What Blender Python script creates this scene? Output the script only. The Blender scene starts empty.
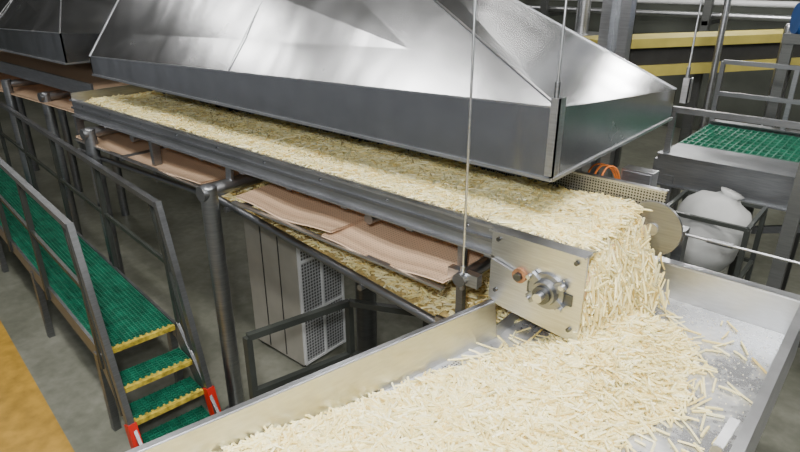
import bpy, math, random
import numpy as np
from mathutils import Vector, Matrix
random.seed(4); rng=np.random.default_rng(4)
C=bpy.context.scene.collection

# ---------------------------------------------------------------- materials
def newmat(name):
    m=bpy.data.materials.new(name); m.use_nodes=True
    nt=m.node_tree; b=nt.nodes['Principled BSDF']
    return m,nt,b
def N(nt,t,**k):
    n=nt.nodes.new(t)
    for a,v in k.items(): setattr(n,a,v)
    return n
def ramp(nt,src,stops):
    r=N(nt,'ShaderNodeValToRGB'); e=r.color_ramp.elements
    e[0].position,e[0].color=stops[0][0],(*stops[0][1],1)
    e[1].position,e[1].color=stops[-1][0],(*stops[-1][1],1)
    for p,c in stops[1:-1]:
        x=e.new(p); x.color=(*c,1)
    nt.links.new(src,r.inputs[0]); return r.outputs[0]
def noise(nt,scale,detail=4,stretch=(1,1,1),rough=.5):
    tc=N(nt,'ShaderNodeTexCoord'); mp=N(nt,'ShaderNodeMapping'); mp.inputs['Scale'].default_value=stretch
    nz=N(nt,'ShaderNodeTexNoise'); nz.inputs['Scale'].default_value=scale; nz.inputs['Detail'].default_value=detail
    nz.inputs['Roughness'].default_value=rough
    nt.links.new(tc.outputs['Object'],mp.inputs[0]); nt.links.new(mp.outputs[0],nz.inputs['Vector'])
    return nz.outputs['Fac']
def bump(nt,b,src,strength,dist=.01):
    bp=N(nt,'ShaderNodeBump'); bp.inputs['Strength'].default_value=strength; bp.inputs['Distance'].default_value=dist
    nt.links.new(src,bp.inputs['Height']); nt.links.new(bp.outputs[0],b.inputs['Normal']); return bp
def steel(name,c=(.55,.56,.57),rough=.3,metal=1.0,streak=(1,1,14),wave=0.0,var=.15,dirt=.8,wst=(1,1,1)):
    m,nt,b=newmat(name)
    b.inputs['Metallic'].default_value=metal
    s=noise(nt,9,5,streak)
    lo=tuple(x*dirt for x in c)
    nt.links.new(ramp(nt,s,[(.3,lo),(.7,c)]),b.inputs['Base Color'])
    mr=N(nt,'ShaderNodeMapRange'); mr.inputs['To Min'].default_value=max(.05,rough-var*.5); mr.inputs['To Max'].default_value=rough+var
    nt.links.new(noise(nt,4,6),mr.inputs[0]); nt.links.new(mr.outputs[0],b.inputs['Roughness'])
    if wave>0: bump(nt,b,noise(nt,2.6,1.5,wst),wave,.08)
    else: bump(nt,b,s,.05,.002)
    return m
def paint(name,c,rough=.45,metal=0,var=.75,scale=6,bmp=0):
    m,nt,b=newmat(name); b.inputs['Roughness'].default_value=rough; b.inputs['Metallic'].default_value=metal
    n=noise(nt,scale,6)
    nt.links.new(ramp(nt,n,[(.3,tuple(x*var for x in c)),(.65,c)]),b.inputs['Base Color'])
    if bmp: bump(nt,b,n,bmp,.005)
    return m
def perforated(name,ax,pitch=.02,r=.3,c=(.5,.51,.52),hole=(.02,.02,.02),metal=.9,rough=.38):
    m,nt,b=newmat(name); b.inputs['Metallic'].default_value=metal; b.inputs['Roughness'].default_value=rough
    tc=N(nt,'ShaderNodeTexCoord'); mp=N(nt,'ShaderNodeMapping'); mp.inputs['Scale'].default_value=tuple(1/pitch if i in ax else 0 for i in range(3))
    fr=N(nt,'ShaderNodeVectorMath',operation='FRACTION'); sb=N(nt,'ShaderNodeVectorMath',operation='SUBTRACT')
    sb.inputs[1].default_value=tuple(.5 if i in ax else 0 for i in range(3))
    ln=N(nt,'ShaderNodeVectorMath',operation='LENGTH')
    nt.links.new(tc.outputs['Object'],mp.inputs[0]);nt.links.new(mp.outputs[0],fr.inputs[0]);nt.links.new(fr.outputs[0],sb.inputs[0]);nt.links.new(sb.outputs[0],ln.inputs[0])
    nt.links.new(ramp(nt,ln.outputs['Value'],[(r-.05,hole),(r+.05,c)]),b.inputs['Base Color'])
    return m

M_hood=steel('hood_steel',(.48,.49,.505),.22,streak=(1,1,1),wave=.08,var=.10,dirt=.88,wst=(1.5,.5,.5))
M_steel=steel('stainless_brushed',(.50,.51,.53),.32,streak=(1,1,10))
M_bright=steel('stainless_bright',(.68,.69,.71),.3)
M_panw=steel('pan_wall_steel',(.70,.715,.735),.34,streak=(2,2,8),dirt=.88)
M_dark=steel('dark_steel',(.14,.145,.15),.4)
M_tube=steel('tube_steel',(.34,.35,.365),.36)
M_perfX=perforated('perforated_side',(0,2),.014,.3,(.42,.43,.44))
M_perfF=perforated('perforated_floor',(0,1),.014,.3,(.6,.61,.62))
M_mesh=perforated('wire_mesh_panel',(1,2),.028,.36,(.50,.51,.52),(.10,.10,.10),.3,.5)
M_tan=perforated('tan_modular_belt',(0,1),.018,.17,(.74,.52,.345),(.33,.20,.11),0,.5)
M_belt=M_tan
M_black=paint('black_rail',(.04,.045,.04),.4)
M_railgr=steel('rail_grey',(.28,.29,.30),.42)
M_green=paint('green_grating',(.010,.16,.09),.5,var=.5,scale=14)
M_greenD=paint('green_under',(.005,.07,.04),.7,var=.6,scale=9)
M_yel=paint('yellow_nosing',(.60,.46,.05),.5,var=.3,scale=30)
M_red=paint('red_sleeve',(.60,.02,.012),.35)
M_white=paint('white_plastic',(.75,.76,.76),.4,var=.9)
M_crumb=paint('starch_white',(.80,.76,.62),.5,var=.9)
M_sack=paint('white_sackcloth',(.46,.47,.46),.7,var=.75,scale=4,bmp=.6)
M_beige=paint('beige_panel',(.42,.40,.34),.5,var=.85)
M_blue=paint('blue_motor',(.03,.12,.4),.4)
M_cream=paint('cream_trough',(.62,.52,.12),.5,var=.7,scale=3)
M_orange=paint('orange_cable',(.75,.2,.03),.4)
M_rust=paint('rusty_boss',(.35,.16,.07),.6,var=.4,scale=40)
M_machine=steel('machine_steel',(.14,.145,.14),.5,metal=.7)
M_channel=paint('dark_channel',(.03,.03,.028),.7)  # near-black band between the trough's upper and lower bars
M_lamp,nt,b=newmat('lamp_diffuser'); b.inputs['Emission Color'].default_value=(1,.98,.95,1); b.inputs['Emission Strength'].default_value=7
M_bulb,nt,b=newmat('lamp_globe'); b.inputs['Emission Color'].default_value=(1,.98,.95,1); b.inputs['Emission Strength'].default_value=90

# pan floor: wet stainless with a thin starch film
M_pan,nt,b=newmat('pan_steel_wet')
s1=noise(nt,3.5,8,rough=.6); s2=noise(nt,40,3)
mx=N(nt,'ShaderNodeMix',data_type='FLOAT'); mx.inputs[0].default_value=.3
nt.links.new(s1,mx.inputs[2]); nt.links.new(s2,mx.inputs[3])
nt.links.new(ramp(nt,mx.outputs[0],[(.40,(.50,.51,.53)),(.52,(.60,.61,.62)),(.62,(.70,.70,.69))]),b.inputs['Base Color'])
nt.links.new(ramp(nt,mx.outputs[0],[(.42,(.75,)*3),(.62,(.45,)*3)]),b.inputs['Metallic'])
nt.links.new(ramp(nt,mx.outputs[0],[(.40,(.24,)*3),(.60,(.38,)*3)]),b.inputs['Roughness'])
bump(nt,b,s2,.10,.003)

M_floor,nt,b=newmat('concrete_floor')
f1=noise(nt,.9,8,rough=.6); f2=noise(nt,14,6)
mx=N(nt,'ShaderNodeMix',data_type='FLOAT'); mx.inputs[0].default_value=.3
nt.links.new(f1,mx.inputs[2]); nt.links.new(f2,mx.inputs[3])
nt.links.new(ramp(nt,mx.outputs[0],[(.3,(.10,.105,.075)),(.5,(.185,.19,.15)),(.7,(.30,.30,.25))]),b.inputs['Base Color'])
b.inputs['Roughness'].default_value=.28; bump(nt,b,f2,.08,.004)
M_wall=paint('wall_paint',(.11,.12,.10),.7,var=.7,scale=1.5)
M_ceil=paint('ceiling_paint',(.30,.30,.29),.8,var=.8,scale=1.5)
M_stripe=paint('orange_floor_paint',(.50,.29,.04),.45,var=.6,scale=9)

M_fry,nt,b=newmat('potato_fry')
g=N(nt,'ShaderNodeNewGeometry')
nt.links.new(ramp(nt,g.outputs['Random Per Island'],[(0,(.76,.57,.19)),(.18,(.87,.73,.32)),(.6,(.93,.83,.43)),(1,(.96,.90,.58))]),b.inputs['Base Color'])
b.inputs['Roughness'].default_value=.36; b.inputs['Subsurface Weight'].default_value=.15
b.inputs['Subsurface Radius'].default_value=(.01,.008,.004); b.inputs['Subsurface Scale'].default_value=.5
M_bed=paint('potato_bed',(.70,.54,.22),.6,var=.5,scale=70,bmp=.8)  # filler under the fries; shade of the gaps put into its darker colour

# ---------------------------------------------------------------- mesh builder
class B:
    def __init__(s): s.v=[];s.f=[];s.m=[];s.sm=[];s.mats=[]
    def mi(s,m):
        if m not in s.mats: s.mats.append(m)
        return s.mats.index(m)
    def add(s,vs,fs,m,smooth=False):
        o=len(s.v); s.v+= [tuple(v) for v in vs]; i=s.mi(m)
        for f in fs: s.f.append([o+k for k in f]); s.m.append(i); s.sm.append(smooth)
    def box(s,a,b_,m):
        x0,y0,z0=a;x1,y1,z1=b_
        vs=[Vector((x,y,z)) for z in (z0,z1) for x,y in ((x0,y0),(x1,y0),(x1,y1),(x0,y1))]
        s.add(vs,[(3,2,1,0),(4,5,6,7),(0,1,5,4),(1,2,6,5),(2,3,7,6),(3,0,4,7)],m)
    def bar(s,p,q,w,h,m,up=(0,0,1)):
        p=Vector(p);q=Vector(q);d=(q-p).normalized();u=Vector(up)
        if abs(d.dot(u.normalized()))>.98: u=Vector((0,1,0))
        r=d.cross(u).normalized();u=r.cross(d)
        vs=[e+r*(i*w/2)+u*(j*h/2) for e in (p,q) for i,j in ((-1,-1),(1,-1),(1,1),(-1,1))]
        s.add(vs,[(3,2,1,0),(4,5,6,7),(0,1,5,4),(1,2,6,5),(2,3,7,6),(3,0,4,7)],m)
    def cyl(s,p,q,r,m,n=16,r2=None,cap=True):
        p=Vector(p);q=Vector(q);d=(q-p).normalized();r2=r if r2 is None else r2
        a=d.orthogonal().normalized();b_=d.cross(a)
        vs=[p+(a*math.cos(t)+b_*math.sin(t))*r for t in [2*math.pi*k/n for k in range(n)]]
        vs+=[q+(a*math.cos(t)+b_*math.sin(t))*r2 for t in [2*math.pi*k/n for k in range(n)]]
        s.add(vs,[(k,(k+1)%n,n+(k+1)%n,n+k) for k in range(n)],m,True)
        if cap: s.add(vs,[tuple(range(n))[::-1],tuple(range(n,2*n))],m)
    def path(s,pts,r,m,n=10):
        for a,b_ in zip(pts,pts[1:]): s.cyl(a,b_,r,m,n)
        for a in pts[1:-1]: s.ball(a,r*1.0,m,8)
    def ball(s,c,r,m,n=14,sc=(1,1,1)):
        c=Vector(c);vs=[];fs=[];k=n//2
        for i in range(k+1):
            th=math.pi*i/k
            for j in range(n):
                ph=2*math.pi*j/n
                vs.append(c+Vector((r*sc[0]*math.sin(th)*math.cos(ph),r*sc[1]*math.sin(th)*math.sin(ph),r*sc[2]*math.cos(th))))
        for i in range(k):
            for j in range(n): fs.append((i*n+j,(i+1)*n+j,(i+1)*n+(j+1)%n,i*n+(j+1)%n))
        s.add(vs,fs,m,True)
    def lathe(s,p,q,prof,m,n=28,lump=0):
        p=Vector(p);q=Vector(q);d=(q-p).normalized();a=d.orthogonal().normalized();b_=d.cross(a)
        vs=[];fs=[]
        for t,r in prof:
            c=p.lerp(q,t)
            for j in range(n):
                ph=2*math.pi*j/n; rr=r*(1+lump*(math.sin(ph*5+t*4)*.6+math.sin(ph*9-t*11)*.4))
                vs.append(c+(a*math.cos(ph)+b_*math.sin(ph))*rr)
        for i in range(len(prof)-1):
            for j in range(n): fs.append((i*n+j,i*n+(j+1)%n,(i+1)*n+(j+1)%n,(i+1)*n+j))
        s.add(vs,fs,m,True)
    def extr(s,prof,axis,a0,a1,m,smooth=False):
        def mk(p,t):
            return {'x':(t,p[0],p[1]),'y':(p[0],t,p[1]),'z':(p[0],p[1],t)}[axis]
        n=len(prof); vs=[mk(p,a0) for p in prof]+[mk(p,a1) for p in prof]
        s.add(vs,[(k,(k+1)%n,n+(k+1)%n,n+k) for k in range(n)],m,smooth)
        s.add(vs,[tuple(range(n))[::-1],tuple(range(n,2*n))],m)
    def quad(s,pts,m,th=.006):
        p=[Vector(x) for x in pts]; nrm=(p[1]-p[0]).cross(p[-1]-p[0]).normalized()*th
        n=len(p); vs=p+[x-nrm for x in p]
        s.add(vs,[tuple(range(n)),tuple(range(n,2*n))[::-1]]+[(k,n+k,n+(k+1)%n,(k+1)%n) for k in range(n)],m)
    def done(s,name,bev=0,parent=None):
        me=bpy.data.meshes.new(name)
        V=np.array(s.v); c=(V.min(0)+V.max(0))/2
        me.from_pydata((V-c).tolist(),[],s.f)
        for m in s.mats: me.materials.append(m)
        me.polygons.foreach_set('material_index',s.m); me.polygons.foreach_set('use_smooth',s.sm); me.update()
        o=bpy.data.objects.new(name,me); o.location=c; C.objects.link(o)
        if bev:
            md=o.modifiers.new('bevel','BEVEL'); md.width=bev; md.segments=2; md.limit_method='ANGLE'; md.angle_limit=.6
        if parent:
            o.parent=parent; o.matrix_parent_inverse=Matrix.Translation(-parent.location)
        return o

# ---------------------------------------------------------------- room
b=B(); b.box((-20,-4,-.2),(7,13,0),M_floor); b.done('floor')
b=B(); b.box((-20,-4,6.6),(7,13,6.8),M_ceil); b.done('ceiling')
b=B(); b.box((-20.2,-4,0),(-20,13,6.6),M_wall); b.done('wall_left')
b=B(); b.box((-20,13,0),(7,13.2,6.6),M_wall); b.done('wall_back')
b=B(); b.box((7,-4,0),(7.2,13,6.6),M_wall); b.done('wall_right')
b=B(); b.add([(-12,1.95,.004),(-12,.9,.004),(-1.5,.1,.004),(-1.5,.68,.004)],[(0,1,2,3)],M_stripe); b.done('floor_marking')
CT=6.59
def lamp(x,y,e,w=1.6,d=.35,z=5.9,col=(1,.975,.94)):
    b=B(); b.box((x-w/2-.04,y-d/2-.04,z+.03),(x+w/2+.04,y+d/2+.04,z+.12),M_white)
    b.box((x-w/2,y-d/2,z+.01),(x+w/2,y+d/2,z+.03),M_lamp)
    b.cyl((x-w/3,y,z+.12),(x-w/3,y,CT),.01,M_dark,8); b.cyl((x+w/3,y,z+.12),(x+w/3,y,CT),.01,M_dark,8)
    ob=b.done('fluorescent_lamp')
    L=bpy.data.lights.new('lamp_light','AREA'); L.shape='RECTANGLE'; L.size=w; L.size_y=d; L.energy=e; L.color=col
    o=bpy.data.objects.new('lamp_light',L); o.location=(x,y,z); C.objects.link(o)
    o.parent=ob; o.matrix_parent_inverse=Matrix.Translation(-ob.location)
for x,y,e in ((.6,-.6,230),(-2.2,.2,150),(.8,2.6,215),(-5,.6,65),(-8.5,1,55),(-1.2,5.0,50),(2.9,5,38),(-6.6,5.2,18),(-12,4,50),(-3.9,10,30),(3,9,35),(-8.5,9,30)):
    lamp(x,y,e)
for x,y,z in ((-2.35,9.4,3.95),(1.6,10.2,4.1)):
    b=B(); b.ball((x,y,z),.24,M_bulb,24); b.cyl((x,y,z+.16),(x,y,z+.38),.27,M_tube,24,.08); b.cyl((x,y,z+.38),(x,y,CT),.012,M_dark,8); b.cyl((x,y,CT-.03),(x,y,CT),.06,M_dark,16)
    b.done('high_bay_lamp')
L=bpy.data.lights.new('camera_flash','AREA'); L.shape='DISK'; L.size=.18; L.energy=64; L.color=(.98,.99,1)
o=bpy.data.objects.new('camera_flash',L); o.location=(-.12,-.1,3.28); C.objects.link(o)
o.rotation_euler=(math.radians(69),0,math.radians(40.6))

# ---------------------------------------------------------------- main conveyor
YF,YB=2.05,2.76
XE=-.79
b=B()
X0=-5.4
b.box((X0,YF-.004,1.87),(-1.2,YF+.004,2.0),M_steel)
b.box((X0,YF-.03,1.865),(-1.2,YF+.004,1.873),M_bright)
b.box((X0,YF-.022,1.99),(XE,YF+.012,2.002),M_bright)
b.quad([(X0,YF+.012,1.995),(XE-.02,YF+.012,1.995),(XE-.02,YF+.12,1.962),(X0,YF+.12,1.962)],M_perfF,.004)
b.box((X0,YF-.02,1.925),(-1.22,YF-.004,1.94),M_tube)
for k in range(9): 
    x=-5.2+k*.48; b.cyl((x,YF-.012,1.965),(x,YF-.004,1.965),.007,M_tube,6)
XR=-.755
b.box((X0,YB,1.84),(XR,YB+.006,2.06),M_perfX)
b.box((X0,YB-.006,2.058),(XR,YB+.03,2.068),M_bright)
b.box((X0,YB+.006,1.84),(XR-.1,YB+.05,1.85),M_steel)
b.box((X0-.01,YF,1.8),(X0,YB,2.05),M_steel)
b.box((X0,YF+.1,1.945),(-.95,YB-.005,1.953),M_tan)
for i in range(10):
    x=-5.3+i*.45
    b.box((x-.02,YF,1.84),(x+.02,YB,1.88),M_steel)
R=.155;xc,zc=-.96,1.80
ring=[(xc+R*math.cos(t),zc+R*math.sin(t)) for t in [math.pi/2-k*math.pi/12 for k in range(13)]]
ring2=[(xc+(R-.01)*math.cos(t),zc+(R-.01)*math.sin(t)) for t in [math.pi/2-k*math.pi/12 for k in range(13)]]
for (a1,a2),(c1,c2) in zip(zip(ring,ring[1:]),zip(ring2,ring2[1:])):
    b.extr([a1,a2,c2,c1],'y',YF+.03,YB-.01,M_tan)
b.cyl((xc,YF+.03,zc),(xc,YB-.01,zc),R-.012,M_steel,32)
b.cyl((xc,YF-.06,zc),(xc,YB+.06,zc),.022,M_bright,16)
P=[(-1.215,2.0),(-1.215,1.675),(-1.17,1.645),(-.85,1.61),(-.79,1.61),(-.79,2.0)]
b.extr(P,'y',YF-.03,YF-.018,M_bright)
b.box((-1.215,YF-.06,1.995),(-.79,YF-.018,2.003),M_bright)
for px,pz in ((-1.18,1.96),(-1.18,1.72),(-.83,1.96),(-.83,1.66)): b.cyl((px,YF-.042,pz),(px,YF-.028,pz),.010,M_dark,6)
b.box((-1.03,YF-.036,1.765),(-.83,YF-.03,1.815),M_dark)
hc=-.94
b.cyl((hc,YF-.03,zc),(hc,YF-.045,zc),.078,M_tube,28)
b.cyl((hc,YF-.04,zc),(hc,YF-.075,zc),.058,M_tube,24,.050)
b.cyl((hc,YF-.075,zc),(hc,YF-.09,zc),.038,M_dark,24)
b.cyl((hc,YF-.09,zc),(hc,YF-.12,zc),.02,M_bright,18)
for sx in(-1,1):
    for sz in (-1,1):
        b.bar((hc,YF-.045,zc),(hc+sx*.075,YF-.045,zc+sz*.055),.02,.04,M_tube)
        b.cyl((hc+sx*.072,YF-.05,zc+sz*.052),(hc+sx*.072,YF-.072,zc+sz*.052),.011,M_bright,6)
b.cyl((-1.065,YF-.03,zc+.03),(-1.065,YF-.05,zc+.03),.032,M_rust,20)
b.cyl((-1.065,YF-.05,zc+.03),(-1.065,YF-.066,zc+.03),.02,M_dark,6)
b.bar((-1.2,YF-.04,zc+.06),(-1.1,YF-.04,zc+.035),.012,.012,M_bright)
arc=[(-.83+.13*math.cos(t),1.87+.13*math.sin(t)) for t in [math.pi/2-k*math.pi/10 for k in range(11)]]
b.extr([(-1.25,2.0)]+arc+[(-1.25,1.70)],'y',YB+.006,YB+.018,M_steel)
b.cyl((-.80,YB+.018,1.875),(-.80,YB+.05,1.875),.12,M_dark,28)
b.cyl((-.79,YB-.012,1.875),(-.79,YB+.006,1.875),.135,M_tube,32)
b.cyl((-.79,YB-.02,1.875),(-.79,YB-.012,1.875),.03,M_bright,20)
conv=b.done('fry_conveyor')

b=B()
def strand(x0,x1,y0,y1,z,sag,m,seg=14,lift=.0):
    vs=[];fs=[]
    for i in range(seg+1):
        t=i/seg;x=x0+(x1-x0)*t; zz=z-sag*4*t*(1-t)
        for j in range(5):
            s_=j/4; vs.append((x,y0+(y1-y0)*s_,zz+lift*s_+.008*math.sin(t*9+j)))
    n=len(vs); vs+= [(a,b_,c-.012) for a,b_,c in vs]
    for i in range(seg):
        for j in range(4):
            q=(i*5+j,(i+1)*5+j,(i+1)*5+j+1,i*5+j+1); fs.append(q); fs.append(tuple(n+k for k in q[::-1]))
        for j in (0,4):
            fs.append((i*5+j,(i+1)*5+j,n+(i+1)*5+j,n+i*5+j))
    b.add(vs,fs,m,True)
strand(-5.3,-3.42,1.98,2.66,1.715,.03,M_belt)
strand(-2.98,-2.15,1.95,2.66,1.74,.02,M_belt)
strand(-2.2,-1.40,1.93,2.66,1.715,.02,M_belt)
b.bar((-5.3,1.98,1.685),(-3.4,1.98,1.685),.03,.012,M_bright)
b.bar((-3.0,1.94,1.70),(-1.4,1.93,1.68),.03,.012,M_bright)
for x in (-5.25,-4.5,-3.45,-2.95): b.cyl((x,1.97,1.675),(x,2.7,1.675),.02,M_tube,12)
b.done('return_belt',parent=conv)

def LZ(x): return 1.635-.115*(x+3.2)
b=B()
for y in (2.03,2.7):
    b.cyl((-3.4,y,LZ(-3.4)-.03),(-1.33,y,LZ(-1.33)-.03),.024,M_railgr,14)
b.quad([(-3.4,2.06,LZ(-3.4)-.03),(-1.3,2.06,LZ(-1.3)-.03),(-1.3,2.68,LZ(-1.3)-.03),(-3.4,2.68,LZ(-3.4)-.03)],M_bed,.01)
for x in (-3.2,-2.0,-1.45): b.cyl((x,2.0,LZ(x)-.06),(x,2.72,LZ(x)-.06),.018,M_tube,10)
b.box((-1.5,2.01,1.33),(-1.32,2.03,1.46),M_steel)
fines=b.done('fines_conveyor')
b=B()
b.cyl((-5.4,2.02,1.56),(-3.3,2.02,1.62),.022,M_railgr,12)
b.cyl((-5.4,2.6,1.56),(-3.3,2.6,1.62),.022,M_railgr,12)
for x in (-5.35,-4.1): b.box((x-.02,2.02,1.56),(x+.02,2.08,1.87),M_tube)
b.box((-1.40-.018,2.06,LZ(-1.42)),(-1.40+.018,2.09,1.87),M_tube)
for x in (-4.5,-2.0): b.cyl((x,2.08,1.81),(x,2.75,1.81),.03,M_tube,12)
b.done('conveyor_frame',parent=conv)

def post(x,y,z,r=.055,L=.8):
    b=B(); b.cyl((x,y,0),(x,y,z),r,M_tube,24); b.ball((x,y,z),r,M_tube,16,(1,1,.4))
    b.cyl((x,y-.02,z-.03),(x+.0,y+L,z-.0),r*.85,M_tube,20); b.cyl((x,y,0),(x,y,.015),r*2,M_tube,24)
    b.cyl((x,y-.06,z-.03),(x,y-.02,z-.03),r*.9,M_railgr,20)
    b.bar((x+.0,y+.16,z),(x,y+.17,1.87),.06,.02,M_steel)
    b.done('support_post')
post(-3.2,1.9,1.755,.055,.85); post(-4.98,1.97,1.82,.05,.75); post(-6.7,2.3,1.85,.05)
b=B(); b.cyl((-1.34,1.96,1.73),(-1.34,2.6,1.73),.032,M_tube,18); b.box((-1.42,1.99,1.70),(-1.26,2.03,1.76),M_bright)
b.cyl((-1.34,1.995,1.70),(-1.34,1.995,CT),.0055,M_bright,10); b.cyl((-1.34,1.995,1.67),(-1.34,1.995,1.79),.012,M_bright,8)
b.done('hanger_rod')

b=B()
fy=2.35
b.box((-12,fy,1.92),(-5.7,fy+.02,2.05),M_steel); b.box((-12,fy+.8,1.92),(-5.7,fy+.82,2.05),M_steel)
b.box((-12,fy+.02,1.96),(-5.7,fy+.8,1.98),M_tan)
strand(-12,-5.8,fy-.1,fy+.8,1.78,.03,M_belt)
for x in (-7.6,-9,-10.6):
    b.cyl((x,fy-.1,0),(x,fy-.1,1.9),.05,M_tube,14); b.cyl((x,fy+.9,0),(x,fy+.9,1.9),.05,M_tube,14); b.cyl((x,fy-.1,1.85),(x,fy+.9,1.85),.04,M_tube,14)
b.done('feed_conveyor')

# ---------------------------------------------------------------- hoods
def hood(x0,x1,y0,y1,zb,zl,zr,zk,tx0,tx1,ty0,ty1,zt,duct,seams,rods=()):
    b=B(); t=.012
    b.quad([(x0,y0,zb),(x1,y0,zb),(x1,y0,zr),(x0,y0,zl)],M_hood,t)
    b.quad([(x1,y0,zb),(x1,y1,zb),(x1,y1,zk),(x1,y0,zr)],M_hood,t)
    b.quad([(x1,y1,zb),(x0,y1,zb),(x0,y1,zk),(x1,y1,zk)],M_hood,t)
    b.quad([(x0,y1,zb),(x0,y0,zb),(x0,y0,zl),(x0,y1,zk)],M_hood,t)
    fb0,fb1=Vector((x0,y0,zl)),Vector((x1,y0,zr)); ft0,ft1=Vector((tx0,ty0,zt)),Vector((tx1,ty0,zt))
    bb0,bb1=Vector((x0,y1,zk)),Vector((x1,y1,zk)); bt0,bt1=Vector((tx0,ty1,zt)),Vector((tx1,ty1,zt))
    b.quad([fb0,fb1,ft1,ft0],M_hood,t); b.quad([bb1,bb0,bt0,bt1],M_hood,t)
    b.quad([fb1,bb1,bt1,ft1],M_hood,t); b.quad([bb0,fb0,ft0,bt0],M_hood,t)
    for sx in seams:
        p=fb0.lerp(fb1,(sx-x0)/(x1-x0)); q=ft0.lerp(ft1,min(1,max(0,(sx-tx0)/(tx1-tx0)))); o=Vector((0,-.004,.005))
        b.bar(p+o,q+o,.010,.004,M_bright,up=(0,-1,1))
    for p,q in ((fb1,ft1),(bb1,bt1),(fb0,ft0)): b.bar(p+Vector((0,0,.001)),q+Vector((0,0,.001)),.012,.008,M_bright)
    b.bar((x0,y0-.002,zb),(x1,y0-.002,zb),.016,.014,M_bright); b.bar((x1,y0,zb),(x1,y1,zb),.016,.014,M_bright)
    b.bar((x0,y0-.003,zl),(x1,y0-.003,zr),.006,.006,M_bright)
    dx=(tx0+tx1)/2; b.box((tx0+.05,ty0+.01,zt-.02),(tx1-.05,ty1-.01,zt+.5),M_hood); b.cyl((dx,(ty0+ty1)/2,zt+.4),(dx,(ty0+ty1)/2,CT),duct,M_hood,28)
    for (x,y,z,l) in rods:
        b.box((x-.025,y-.022,z-l),(x+.014,y-.014,z+.04),M_bright); b.box((x+.008,y-.022,z-l),(x+.014,y+.03,z+.04),M_bright)
        b.cyl((x-.01,y-.01,z),(x-.01,y-.01,CT),.0055,M_bright,10); b.cyl((x-.01,y-.01,z+.03),(x-.01,y-.01,z+.1),.011,M_tube,8)
    return b.done('extraction_hood')
hood(-5.25,-1.06,2.2,3.68,2.2,2.35,2.50,2.37,-5.2,-2.75,2.82,3.2,3.2,.15,(-3.3,),rods=((-1.06,2.2,2.50,.28),(-1.0,3.68,2.40,.1)))
hood(-9.8,-5.75,2.2,3.5,2.24,2.38,2.5,2.4,-8.8,-6.8,2.75,3.0,3.0,.1,(-7.5,))

# ---------------------------------------------------------------- collecting pan
b=B()
zf,zr=1.48,1.655
LT=Vector((-1.165,2.02,0)); LB=Vector((-1.78,-.7,0))
SL=(LT.x-LB.x)/(LT.y-LB.y)
def v3(v,z,dx=0,dy=0): return (v.x+dx,v.y+dy,z)
xr=-.15; yb=2.9
b.quad([(LB.x,LB.y,zf),(xr-.02,LB.y,zf),(xr-.02,yb-.01,zf),(-1.165,yb-.01,zf),(LT.x,LT.y,zf)],M_pan,.012)
b.quad([v3(LB,zf),v3(LT,zf),v3(LT,zr,-.02),v3(LB,zr,-.02)],M_panw,-.008)
b.bar(v3(LB,zr,-.03),v3(LT,zr,-.03),.022,.008,M_bright)
b.quad([v3(LB,zr,-.042),v3(LT,zr,-.042),v3(LT,zr-.2,-.042),v3(LB,zr-.2,-.042)],M_steel,.006)
b.quad([(-1.37,1.05,zf+.004),(-1.22,1.05,zf+.004),(-1.04,1.75,zf+.004),(-1.19,1.75,zf+.004)],M_perfF,.003)
b.quad([(-1.165,2.02,zf),(-1.165,yb,zf),(-1.17,yb,1.54),(-1.17,2.02,1.54)],M_panw,-.008)
b.quad([(-1.15,yb,zf),(xr,yb,zf),(xr,yb,zr),(-1.15,yb,zr)],M_panw,-.008)
b.box((-1.15,yb-.005,zr-.004),(xr+.03,yb+.05,zr+.006),M_bright)
b.quad([(xr,yb,zf),(xr,LB.y,zf),(xr,LB.y,zr),(xr,yb,zr)],M_panw,-.006)
b.box((xr-.004,LB.y,zr-.003),(xr+.03,yb+.05,zr+.005),M_bright)
b.box((xr+.022,LB.y,zr-.30),(xr+.03,yb+.05,zr),M_steel)
b.box((-1.7,-.6,1.33),(-.2,-.5,1.46),M_steel)
for x,y in ((-.3,2.7),(-1.05,2.7),(-1.45,.2),(-.3,.2)):
    b.box((x-.04,y-.04,0),(x+.04,y+.04,1.46),M_tube)
b.bar((-1.35,1.0,1.42),(xr,1.0,1.42),.05,.09,M_steel); b.bar((-1.1,2.2,1.42),(xr,2.2,1.42),.05,.09,M_steel)
b.bar((-.185,1.70,1.67),(-.175,1.84,1.685),.03,.012,M_bright)
b.bar((-.185,1.705,1.67),(-.20,1.67,1.57),.03,.012,M_bright)
pan=b.done('collecting_pan')

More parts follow.
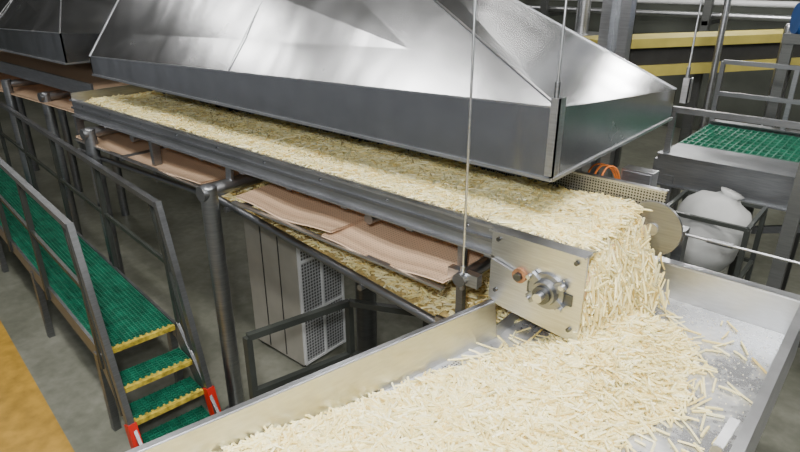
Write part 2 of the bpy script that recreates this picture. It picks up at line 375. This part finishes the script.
# ---------------------------------------------------------------- fries
def fries(name,P,D,U,L,W,extra=None):
    n=len(P); D=D/np.linalg.norm(D,axis=1,keepdims=True)
    S=np.cross(D,U); S/=np.linalg.norm(S,axis=1,keepdims=True); T=np.cross(S,D)
    ang=rng.uniform(0,math.pi/2,n)[:,None]
    S2=S*np.cos(ang)+T*np.sin(ang); T2=-S*np.sin(ang)+T*np.cos(ang)
    bend=(rng.normal(0,.03,n)*L)[:,None]*S
    V=np.empty((n,12,3))
    for k,(t,o) in enumerate(((-.5,0),(0.05,1),(.5,0))):
        c=P+D*(t*L)[:,None]+bend*o
        for q,(i,j) in enumerate(((-1,-1),(1,-1),(1,1),(-1,1))):
            tw=W*(.9 if o==0 else 1)
            V[:,k*4+q]=c+S2*(i*tw)[:,None]+T2*(j*tw)[:,None]
    F=[(0,3,2,1),(8,9,10,11)]
    for k in (0,4):
        for q in range(4): F.append((k+q,k+(q+1)%4,k+4+(q+1)%4,k+4+q))
    F=np.array(F); FF=(F[None]+(np.arange(n)*12)[:,None,None]).reshape(-1,4)
    me=bpy.data.meshes.new(name); vv=V.reshape(-1,3); ff=FF.tolist(); mi=[0]*len(ff)
    vv=vv.tolist()
    if extra:
        o=len(vv); vv+=extra[0]; ff+=[[o+k for k in f] for f in extra[1]]; mi+=[1]*len(extra[1])
    me.from_pydata(vv,[],ff); me.materials.append(M_fry); me.materials.append(M_bed); me.polygons.foreach_set('material_index',mi); me.update()
    o=bpy.data.objects.new(name,me); C.objects.link(o); return o
def rnd_dirs(n,tilt):
    yaw=rng.uniform(0,2*math.pi,n)
    return np.stack([np.cos(yaw),np.sin(yaw),rng.normal(0,tilt,n)],1)
def lens(n,m=.07,s=.022): return np.clip(rng.normal(m,s,n),.025,.135)
def bed(f,xs,ys,mask=None):
    vs=[(x,y,f(x,y)) for x in xs for y in ys]; ny=len(ys); fs=[]
    for i in range(len(xs)-1):
        for j in range(ny-1):
            if mask is None or mask((xs[i]+xs[i+1])/2,(ys[j]+ys[j+1])/2): fs.append((i*ny+j,(i+1)*ny+j,(i+1)*ny+j+1,i*ny+j+1))
    return vs,fs
# belt
n=12000
u=rng.uniform(0,1,n); X=-5.35+4.5*(u**.85)
Y=rng.uniform(YF+.1,YB-.025,n)
def zb_(x,y): return 1.956+.006*math.sin(x*5+y*7)+.004*math.sin(x*13-y*11)
Z=1.962+.006*np.sin(X*5+Y*7)+.004*np.sin(X*13-Y*11)+rng.uniform(0,.022,n)
P1=np.stack([X,Y,Z],1); D1=rnd_dirs(n,.11); U1=np.tile([0,0,1.0],(n,1))
L1=lens(n,.083); over=np.abs(D1[:,1])*L1/2
P1[:,1]=np.clip(Y,YF+.06+over*.6,YB-.012-over*.9)
# discharge curtain
m=3400
s=rng.uniform(0,1,m)**.75
cy=YF+.02+(YB-.05-YF-.02)*rng.uniform(0,1,m)
clump=.026*np.sin(cy*17+1)+.012*np.sin(cy*41)
cx=-.97+.205*np.sqrt(s)+.025*s; cz=1.968-.42*s**1.4
off=rng.normal(0,.012,m)
stray=rng.uniform(0,1,m)<.12
off=np.where(stray,off+rng.uniform(.01,.07,m),off)
cx=cx+off*(.3+.9*s)+clump*s; cz=cz+off*(1-s)*.3
cy=cy+rng.normal(0,.03,m)*s
tx=.27*.5/np.sqrt(s+.15); tz=-.6*np.sqrt(s)-.05
D2=np.stack([tx*rng.uniform(.0,1.3,m),rng.normal(0,.38,m),tz*rng.uniform(.4,1.5,m)],1); D2[:,2]+=rng.normal(0,.13,m); D2[:,0]+=rng.normal(0,.12,m)
P2=np.stack([cx,cy,cz],1); U2=rnd_dirs(m,.5)+np.array([.01,.02,.6]); L2=lens(m,.085)
ex=bed(zb_,list(np.linspace(-5.38,-.93,90)),list(np.linspace(YF+.09,YB-.012,12)))
o=fries('fries_on_conveyor',np.vstack([P1,P2]),np.vstack([D1,D2]),np.vstack([U1,U2]),np.concatenate([L1,L2]),rng.uniform(.0030,.0042,n+m),ex)
# pan pile
def lw(y): return LT.x+(y-2.02)*SL
def redge(x,y):
    xr_=-.45-.03*math.sin(y*5)-.6*max(0,y-2.35)+.03*math.sin(y*13)
    xl=lw(y)+(y-1.1)*.19 if y>1.1 else lw(y)-.06-min(.14,(1.1-y)*.35)
    return min(xr_-x, (2.58-y)*1.0, (x-xl)+.012*math.sin(y*17))
def hp(x,y):
    m_=.038+.105*math.exp(-(((x+.68)**2)/.06+((y-2.25)**2)/.12))+.028*math.exp(-(((x+.8)**2)/.12+((y-1.5)**2)/.5))+.03*max(0,min(1,1.1-y))
    m_+=.008*math.sin(x*9+2*y)*math.sin(y*8)
    e=redge(x,y)
    return zf+.004+m_*max(0,min(1,e/.2))
xs=list(np.linspace(-1.78,-.25,90)); ys=list(np.linspace(-.6,2.68,150))
ex=bed(lambda x,y:hp(x,y)-.004,xs,ys,lambda x,y:redge(x,y)>.04 and x>lw(y)-.0)
pts=[]
while len(pts)<16500:
    x=random.uniform(-1.75,-.20); y=-.5+3.2*random.random()**.8
    e=redge(x,y)
    if x<lw(y)+.02 or y>2.86: continue
    if e<0 and random.random()>math.exp(e*24)*.4: continue
    base=hp(x,y); pts.append((x,y,base+(random.uniform(.002,.026) if e>.05 else random.uniform(.003,.012))))
P3=np.array(pts); n3=len(P3)
sc=[]
for _ in range(150):
    x=random.uniform(-1.15,-.2);y=random.uniform(1.0,2.85)
    if redge(x,y)<0 and x>lw(y)+.03: sc.append((x,y,zf+.007))
P4=np.array(sc)
D3=rnd_dirs(n3,.14); D4=rnd_dirs(len(P4),.0)
Pn=np.vstack([P3,P4]);Dn=np.vstack([D3,D4])
Ln=lens(len(Pn),.085,.025)
lim=xr-.012-np.abs(Dn[:,0])*Ln/2; Pn[:,0]=np.minimum(Pn[:,0],lim)
fries('fries_in_pan',Pn,Dn,np.tile([0,0,1.0],(len(Pn),1)),Ln,rng.uniform(.0030,.0043,len(Pn)),ex)
n=2300
X=rng.uniform(-3.35,-1.25,n);Y=rng.uniform(2.07,2.66,n);Z=1.635-.115*(X+3.2)-.02+rng.uniform(0,.02,n)
fx=np.stack([X,Y,Z],1)
n2=200; X2=rng.uniform(-1.3,-1.12,n2); Z2=1.41-(X2+1.3)*.3+rng.uniform(0,.07,n2)+.05
fx=np.vstack([fx,np.stack([X2,rng.uniform(2.08,2.6,n2),Z2],1)])
o=fries('fries_on_fines_conveyor',fx,rnd_dirs(len(fx),.12),np.tile([0,0,1.0],(len(fx),1)),lens(len(fx),.055),rng.uniform(.003,.0045,len(fx)))
b=B()
for _ in range(450):
    x=random.gauss(-.36,.15);y=random.gauss(2.4,.32)
    if x>-.18 or y>2.86 or y<1.5: continue
    r=random.uniform(.0015,.0035); b.ball((x,y,zf+r*.6),r,M_crumb,6,(1,1.6,.7))
b.done('starch_crumbs',parent=pan)

# ---------------------------------------------------------------- stairs & walkway
E=Vector((.994,-.112,0)); S=Vector((.112,.994,0))
O=Vector((-3.62,1.24,0))
W=.47
def pt(f,s_,z): 
    v=O+E*f+S*s_; return (v.x,v.y,z)
b=B(); zp=.70
LP=6.5
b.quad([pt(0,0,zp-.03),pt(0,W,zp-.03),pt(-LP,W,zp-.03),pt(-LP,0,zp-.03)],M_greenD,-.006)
for k in range(int(LP/.03)):
    f=-k*.03; b.bar(pt(f,0,zp-.012),pt(f,W,zp-.012),.006,.024,M_green)
for k in range(18):
    s_=W*k/17; b.bar(pt(-LP,s_,zp-.010),pt(0,s_,zp-.010),.007,.018,M_green)
b.bar(pt(-LP,-.015,zp-.05),pt(0,-.015,zp-.05),.02,.12,M_railgr); b.bar(pt(-LP,W+.015,zp-.05),pt(0,W+.015,zp-.05),.02,.12,M_railgr)
def nosing(f,z):
    b.bar(pt(f,0,z-.012),pt(f,W,z-.012),.03,.032,M_yel)
    for q in range(12):
        s_=W*(q+.5)/12; b.bar(pt(f-.03,s_-.008,z-.001),pt(f,s_-.008,z-.001),.014,.012,M_yel)
nosing(.01,zp)
for f in (-.1,-1.7,-3.4,-5.1,-6.4):
    for s_ in (-.01,W+.01): b.bar(pt(f,s_,0),pt(f,s_,zp-.05),.05,.05,M_railgr)
for k in range(1,4):
    z=zp-.18*k; f=.125*(k-1)+.02
    for q in range(7): b.bar(pt(f+.01+q*.028,0,z-.012),pt(f+.01+q*.028,W,z-.012),.007,.024,M_green)
    for q in range(14): b.bar(pt(f,W*q/13,z-.010),pt(f+.19,W*q/13,z-.010),.006,.02,M_green)
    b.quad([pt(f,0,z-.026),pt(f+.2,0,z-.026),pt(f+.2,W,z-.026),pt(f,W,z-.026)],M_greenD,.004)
    nosing(f+.205,z)
for s_ in (-.02,W+.02):
    b.bar(pt(-.02,s_,zp-.02),pt(.56,s_,.07),.02,.14,M_railgr)
stairs=b.done('access_stairs')
b=B(); zr_=1.6
for s_,lg in ((-.03,LP),(W+.03,LP)):
    b.bar(pt(-lg,s_,zr_),pt(0,s_,zr_),.04,.04,M_railgr)
    b.bar(pt(-lg,s_,zr_-.42),pt(-.02,s_,zr_-.42),.022,.03,M_black)
    b.bar(pt(0,s_,zr_+.02),pt(.40,s_,.28),.04,.04,M_railgr,up=(1,0,0))
    b.bar(pt(.375,s_,.36),pt(.44,s_,.15),.058,.058,M_red,up=(1,0,0)); b.bar(pt(.43,s_,.17),pt(.47,s_,0),.035,.035,M_black,up=(1,0,0))
    b.bar(pt(-.02,s_,zr_-.02),pt(.03,s_,zp-.1),.03,.03,M_black,up=(1,0,0))
    b.bar(pt(-.14,s_,zr_-.0),pt(.24,s_,.34),.022,.022,M_black,up=(1,0,0))
    for f in (-1.2,-2.4,-3.6,-4.8,-6.0): b.bar(pt(f,s_,zp-.1),pt(f,s_,zr_),.035,.035,M_black,up=(1,0,0))
b.done('handrail',parent=stairs)

b=B()
a,c=(-2.62,1.68),(-2.45,2.35)
for z,m in ((1.02,M_black),(.62,M_black)):
    b.bar((a[0],a[1],z),(c[0],c[1],z),.04,.04,m); b.bar((c[0],c[1],z),(-1.6,2.75,z),.04,.04,m)
for p in (a,c,(-2.0,2.6),(-1.6,2.75)): b.bar((p[0],p[1],0),(p[0],p[1],1.02),.04,.04,M_black,up=(1,0,0)); b.box((p[0]-.06,p[1]-.06,0),(p[0]+.06,p[1]+.06,.01),M_black)
b.done('guard_rail')
b=B(); b.cyl((-2.5,2.56,0),(-2.5,2.56,1.49),.07,M_dark,24); b.cyl((-2.5,2.56,0),(-2.5,2.56,.02),.12,M_dark,24); b.cyl((-2.5,2.56,1.44),(-2.5,2.56,1.47),.09,M_dark,24)
b.done('support_column')
b=B(); b.box((-3.85,2.56,.04),(-3.22,3.02,1.45),M_beige)
for x in (-3.64,-3.43): b.box((x-.004,2.552,.06),(x+.004,2.56,1.42),M_dark)
b.box((-3.22,2.58,.06),(-3.21,3.0,1.43),M_mesh)
for y in (2.565,2.78,3.0): b.box((-3.22,y,.05),(-3.195,y+.02,1.44),M_white)
for z in (.05,.5,.96,1.42): b.box((-3.22,2.57,z),(-3.197,3.02,z+.02),M_white)
for x in (-3.8,-3.27):
    for y in (2.6,2.97): b.cyl((x,y,0),(x,y,.04),.02,M_dark,10)
b.done('storage_cabinet',.003)

# ---------------------------------------------------------------- background
b=B()  # added dark cabinets; their tone stands in for the shadow band below the hood
for i in range(5):
    x=-10.9+i*1.75
    b.box((x,4.6,.35),(x+1.65,6.0,1.75+.12*(i%2)),M_machine); b.box((x+.15,4.58,.6),(x+1.5,4.6,1.45),M_dark)
    b.box((x+.7,4.55,1.0),(x+.75,4.58,1.15),M_bright)
    for lx in (x+.1,x+1.55):
        for ly in (4.7,5.9): b.box((lx-.04,ly-.04,0),(lx+.04,ly+.04,.35),M_tube)
b.cyl((-10.5,4.45,.95),(-2.3,4.45,.95),.04,M_tube,12); b.cyl((-10.5,4.45,1.6),(-2.3,4.45,1.6),.025,M_bright,12)
b.done('shadow_band_cabinets')
b=B()
cx_=-1.87
for dx in (0,.14): b.box((cx_+dx,4.4,0),(cx_+.07+dx,4.5,CT),M_bright)
b.box((cx_,4.49,0),(cx_+.21,4.5,CT),M_tube); b.box((cx_-.08,4.35,0),(cx_+.29,4.55,.02),M_tube)
for z in (1,2,3,4,5): b.box((cx_,4.4,z),(cx_+.21,4.41,z+.06),M_bright)
b.done('steel_column')
b=B(); p=Vector((-3.0,6.75,0)); q=Vector((-.5,10.72,0))
b.bar((p.x,p.y,2.24),(q.x,q.y,2.24),.5,.10,M_cream); b.bar((p.x,p.y,1.93),(q.x,q.y,1.93),.5,.12,M_cream); b.bar((p.x,p.y,2.08),(q.x,q.y,2.08),.4,.22,M_channel)
for t in (.05,.35,.65,.95):
    c=p.lerp(q,t); b.bar((c.x,c.y,0),(c.x,c.y,1.92),.1,.1,M_machine,up=(1,0,0))
b.done('overhead_trough')
b=B()
x0,x1,y0,y1,z=-1.35,3.2,4.55,5.9,1.70
yg=5.0
for y in (y0,y1): b.box((x0,y-.03,z-.17),(x1,y+.03,z+.05),M_tube); b.box((x0,y-.06,z+.05),(x1,y+.04,z+.06),M_railgr); b.box((x0,y-.06,z-.18),(x1,y+.04,z-.17),M_railgr)
for x in (x0,x1): b.box((x-.03,y0,z-.17),(x+.03,y1,z),M_tube)
b.box((x0,y0,z-.01),(x1,yg,z+.03),M_railgr)
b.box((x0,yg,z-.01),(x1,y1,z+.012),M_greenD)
for k in range(90): b.box((x0+.05*k,yg,z+.012),(x0+.05*k+.012,y1-.05,z+.03),M_green)
for k in range(9): b.box((x0,yg+.1*k,z+.012),(x1,yg+.1*k+.012,z+.032),M_green)
for x in (-1.25,.1,1.5,3.1):
    for y in (y0,y1): b.box((x-.04,y-.04,0),(x+.04,y+.04,z-.1),M_tube)
for zz in (z+.28,z+.55): b.box((x0,y1-.02,zz),(x1,y1+.02,zz+.035),M_railgr)
for k in range(9):
    x=x0+k*.56; b.box((x-.018,y1-.018,z),(x+.018,y1+.018,z+.57),M_tube)
b.box((x0,y0-.02,z+.36),(x1,y0+.02,z+.40),M_railgr)
for k in range(5):
    x=x0+.05+k*1.1; b.box((x-.02,y0-.018,z),(x+.02,y0+.018,z+.38),M_tube)
b.bar((x0,y0,1.1),(.1,y0,z-.15),.03,.05,M_tube)
b.done('mezzanine_walkway')
b=B()
for x in (-.35,.25):
    b.box((x-.035,3.72,0),(x+.035,3.79,2.06),M_machine)
b.bar((-.35,3.75,.6),(.25,3.75,2.0),.03,.06,M_steel); b.box((-.4,3.7,1.0),(.9,3.8,1.08),M_machine)
b.box((.86,3.72,0),(.92,3.79,2.06),M_machine)
b.done('support_frame')
b=B(); c=(-.82,4.14,1.42)
prof=[(0,.0),(0,.10),(.03,.16),(.12,.205),(.3,.23),(.45,.222),(.6,.232),(.75,.215),(.88,.17),(.94,.09),(1,.06),(1.04,.075),(1.04,0)]
b.lathe((c[0]-.08,c[1]-.05,1.17),(c[0]+.07,c[1]+.02,1.66),prof,M_sack,48,.035)
b.cyl((c[0],c[1],.6),(c[0]-.05,c[1],1.18),.06,M_white,20,.12)
for dx in (-.25,.25):
    for dy in (-.24,.24): b.box((c[0]+dx-.015,c[1]+dy-.015,0),(c[0]+dx+.015,c[1]+dy+.015,1.55),M_black)
for z in (1.15,1.54):
    for dy in (-.24,.24): b.box((c[0]-.25,c[1]+dy-.012,z),(c[0]+.25,c[1]+dy+.012,z+.025),M_black)
    for dx in (-.25,.25): b.box((c[0]+dx-.012,c[1]-.24,z),(c[0]+dx+.012,c[1]+.24,z+.025),M_black)
b.done('bulk_bag')
b=B(); b.box((-1.06,3.0,1.93),(-.90,3.08,2.06),M_bright); b.box((-1.05,2.992,1.94),(-.91,3.0,2.05),M_steel); b.box((-1.0,3.02,1.5),(-.97,3.06,1.93),M_tube); b.box((-1.15,2.82,1.86),(-1.1,3.1,1.9),M_tube); b.box((-1.12,3.02,1.88),(-.95,3.08,1.93),M_tube)
b.done('junction_box')
cab=bpy.data.objects.new('orange_cable_bundle',None); C.objects.link(cab)
for k in range(3):
    cu=bpy.data.curves.new('cable','CURVE'); cu.dimensions='3D'; cu.bevel_depth=.005; sp=cu.splines.new('BEZIER'); sp.bezier_points.add(3)
    P_=[(-1.06,3.02,1.96-.02*k),(-1.08-.02*k,2.95,2.07),(-1.10-.035*k,2.87,2.07),(-1.08-.03*k,2.82,1.88)]
    for bp,p_ in zip(sp.bezier_points,P_): bp.co=p_; bp.handle_left_type=bp.handle_right_type='AUTO'
    cu.materials.append(M_orange); o=bpy.data.objects.new('cable',cu); C.objects.link(o); o.parent=cab
b=B(); b.cyl((-.75,3.12,1.74),(.5,3.12,1.74),.007,M_bright,10); b.cyl((-.62,3.12,1.74),(-.5,3.12,1.74),.014,M_tube,12); b.box((-.77,3.08,0),(-.72,3.16,1.77),M_tube); b.box((.46,3.08,0),(.51,3.16,1.77),M_tube)
b.done('tie_rod')
b=B(); b.cyl((-.95,6.3,2.62),(-.55,6.5,2.62),.13,M_blue,24)
for k in range(7): 
    t=k/7; b.cyl((-.93+.35*t,6.31+.175*t,2.62),(-.915+.35*t,6.318+.175*t,2.62),.145,M_blue,24)
b.box((-1.0,6.2,2.42),(-.5,6.6,2.5),M_machine)
for x,y in ((-.95,6.25),(-.55,6.55)): b.box((x-.04,y-.04,0),(x+.04,y+.04,2.45),M_machine)
b.done('electric_motor')
b=B(); b.path([(-1.75,7.3,0),(-1.75,7.3,CT)],.035,M_bright,16); b.path([(-1.1,7.0,0),(-1.1,7.0,2.5),(-.3,7.3,2.5),(-.3,7.3,CT)],.035,M_bright,12)
b.done('process_pipework')
for i,(x,y,h) in enumerate(((-4.9,8.5,1.6),(-.1,8.4,1.3),(1.7,7.6,1.7),(-7.6,8.8,2.0),(3.9,7.8,1.5))):
    b=B(); b.box((x,y,.5),(x+1.5,y+1.2,h),M_machine); b.extr([(x+.2,h),(x+1.3,h),(x+1.0,h+.5),(x+.5,h+.5)],'y',y+.1,y+1.1,M_steel)
    b.box((x+.2,y-.02,.7),(x+.8,y,h-.2),M_steel); b.box((x+.9,y-.02,.8),(x+1.4,y,h-.25),M_dark)
    for lx in (x+.1,x+1.4):
        for ly in (y+.1,y+1.1): b.box((lx-.04,ly-.04,0),(lx+.04,ly+.04,.5),M_tube)
    b.cyl((x+.75,y+.6,h+.45),(x+.75,y+.6,3.2),.1,M_bright,18); b.cyl((x,y-.1,h+.1),(x+1.5,y-.1,h+.1),.03,M_cream,10)
    b.done('sorting_machine')
b=B()
for k,(z,m) in enumerate(((2.3,M_bright),(2.5,M_white),(2.75,M_tube),(3.0,M_bright),(3.2,M_cream))):
    b.cyl((-19.9,11.5+.1*k,z),(6.9,11.5+.1*k,z),.05,m,12)
for k in range(9):
    x=-18+k*3; b.box((x-.06,11.3,0),(x+.06,11.42,3.4),M_machine); b.box((x-.05,11.3,2.15),(x+.05,12.1,2.22),M_machine)
b.done('pipe_rack')

# ---------------------------------------------------------------- camera & world
w=bpy.data.worlds.new('World'); bpy.context.scene.world=w; w.use_nodes=True
w.node_tree.nodes['Background'].inputs[0].default_value=(.9,.93,1,1); w.node_tree.nodes['Background'].inputs[1].default_value=.25
cam=bpy.data.cameras.new('camera'); cam.lens=27.0; cam.sensor_width=36
co=bpy.data.objects.new('camera',cam); co.location=(0,0,3); co.rotation_euler=(math.radians(66.9),0,math.radians(40.6)); C.objects.link(co)
bpy.context.scene.camera=co
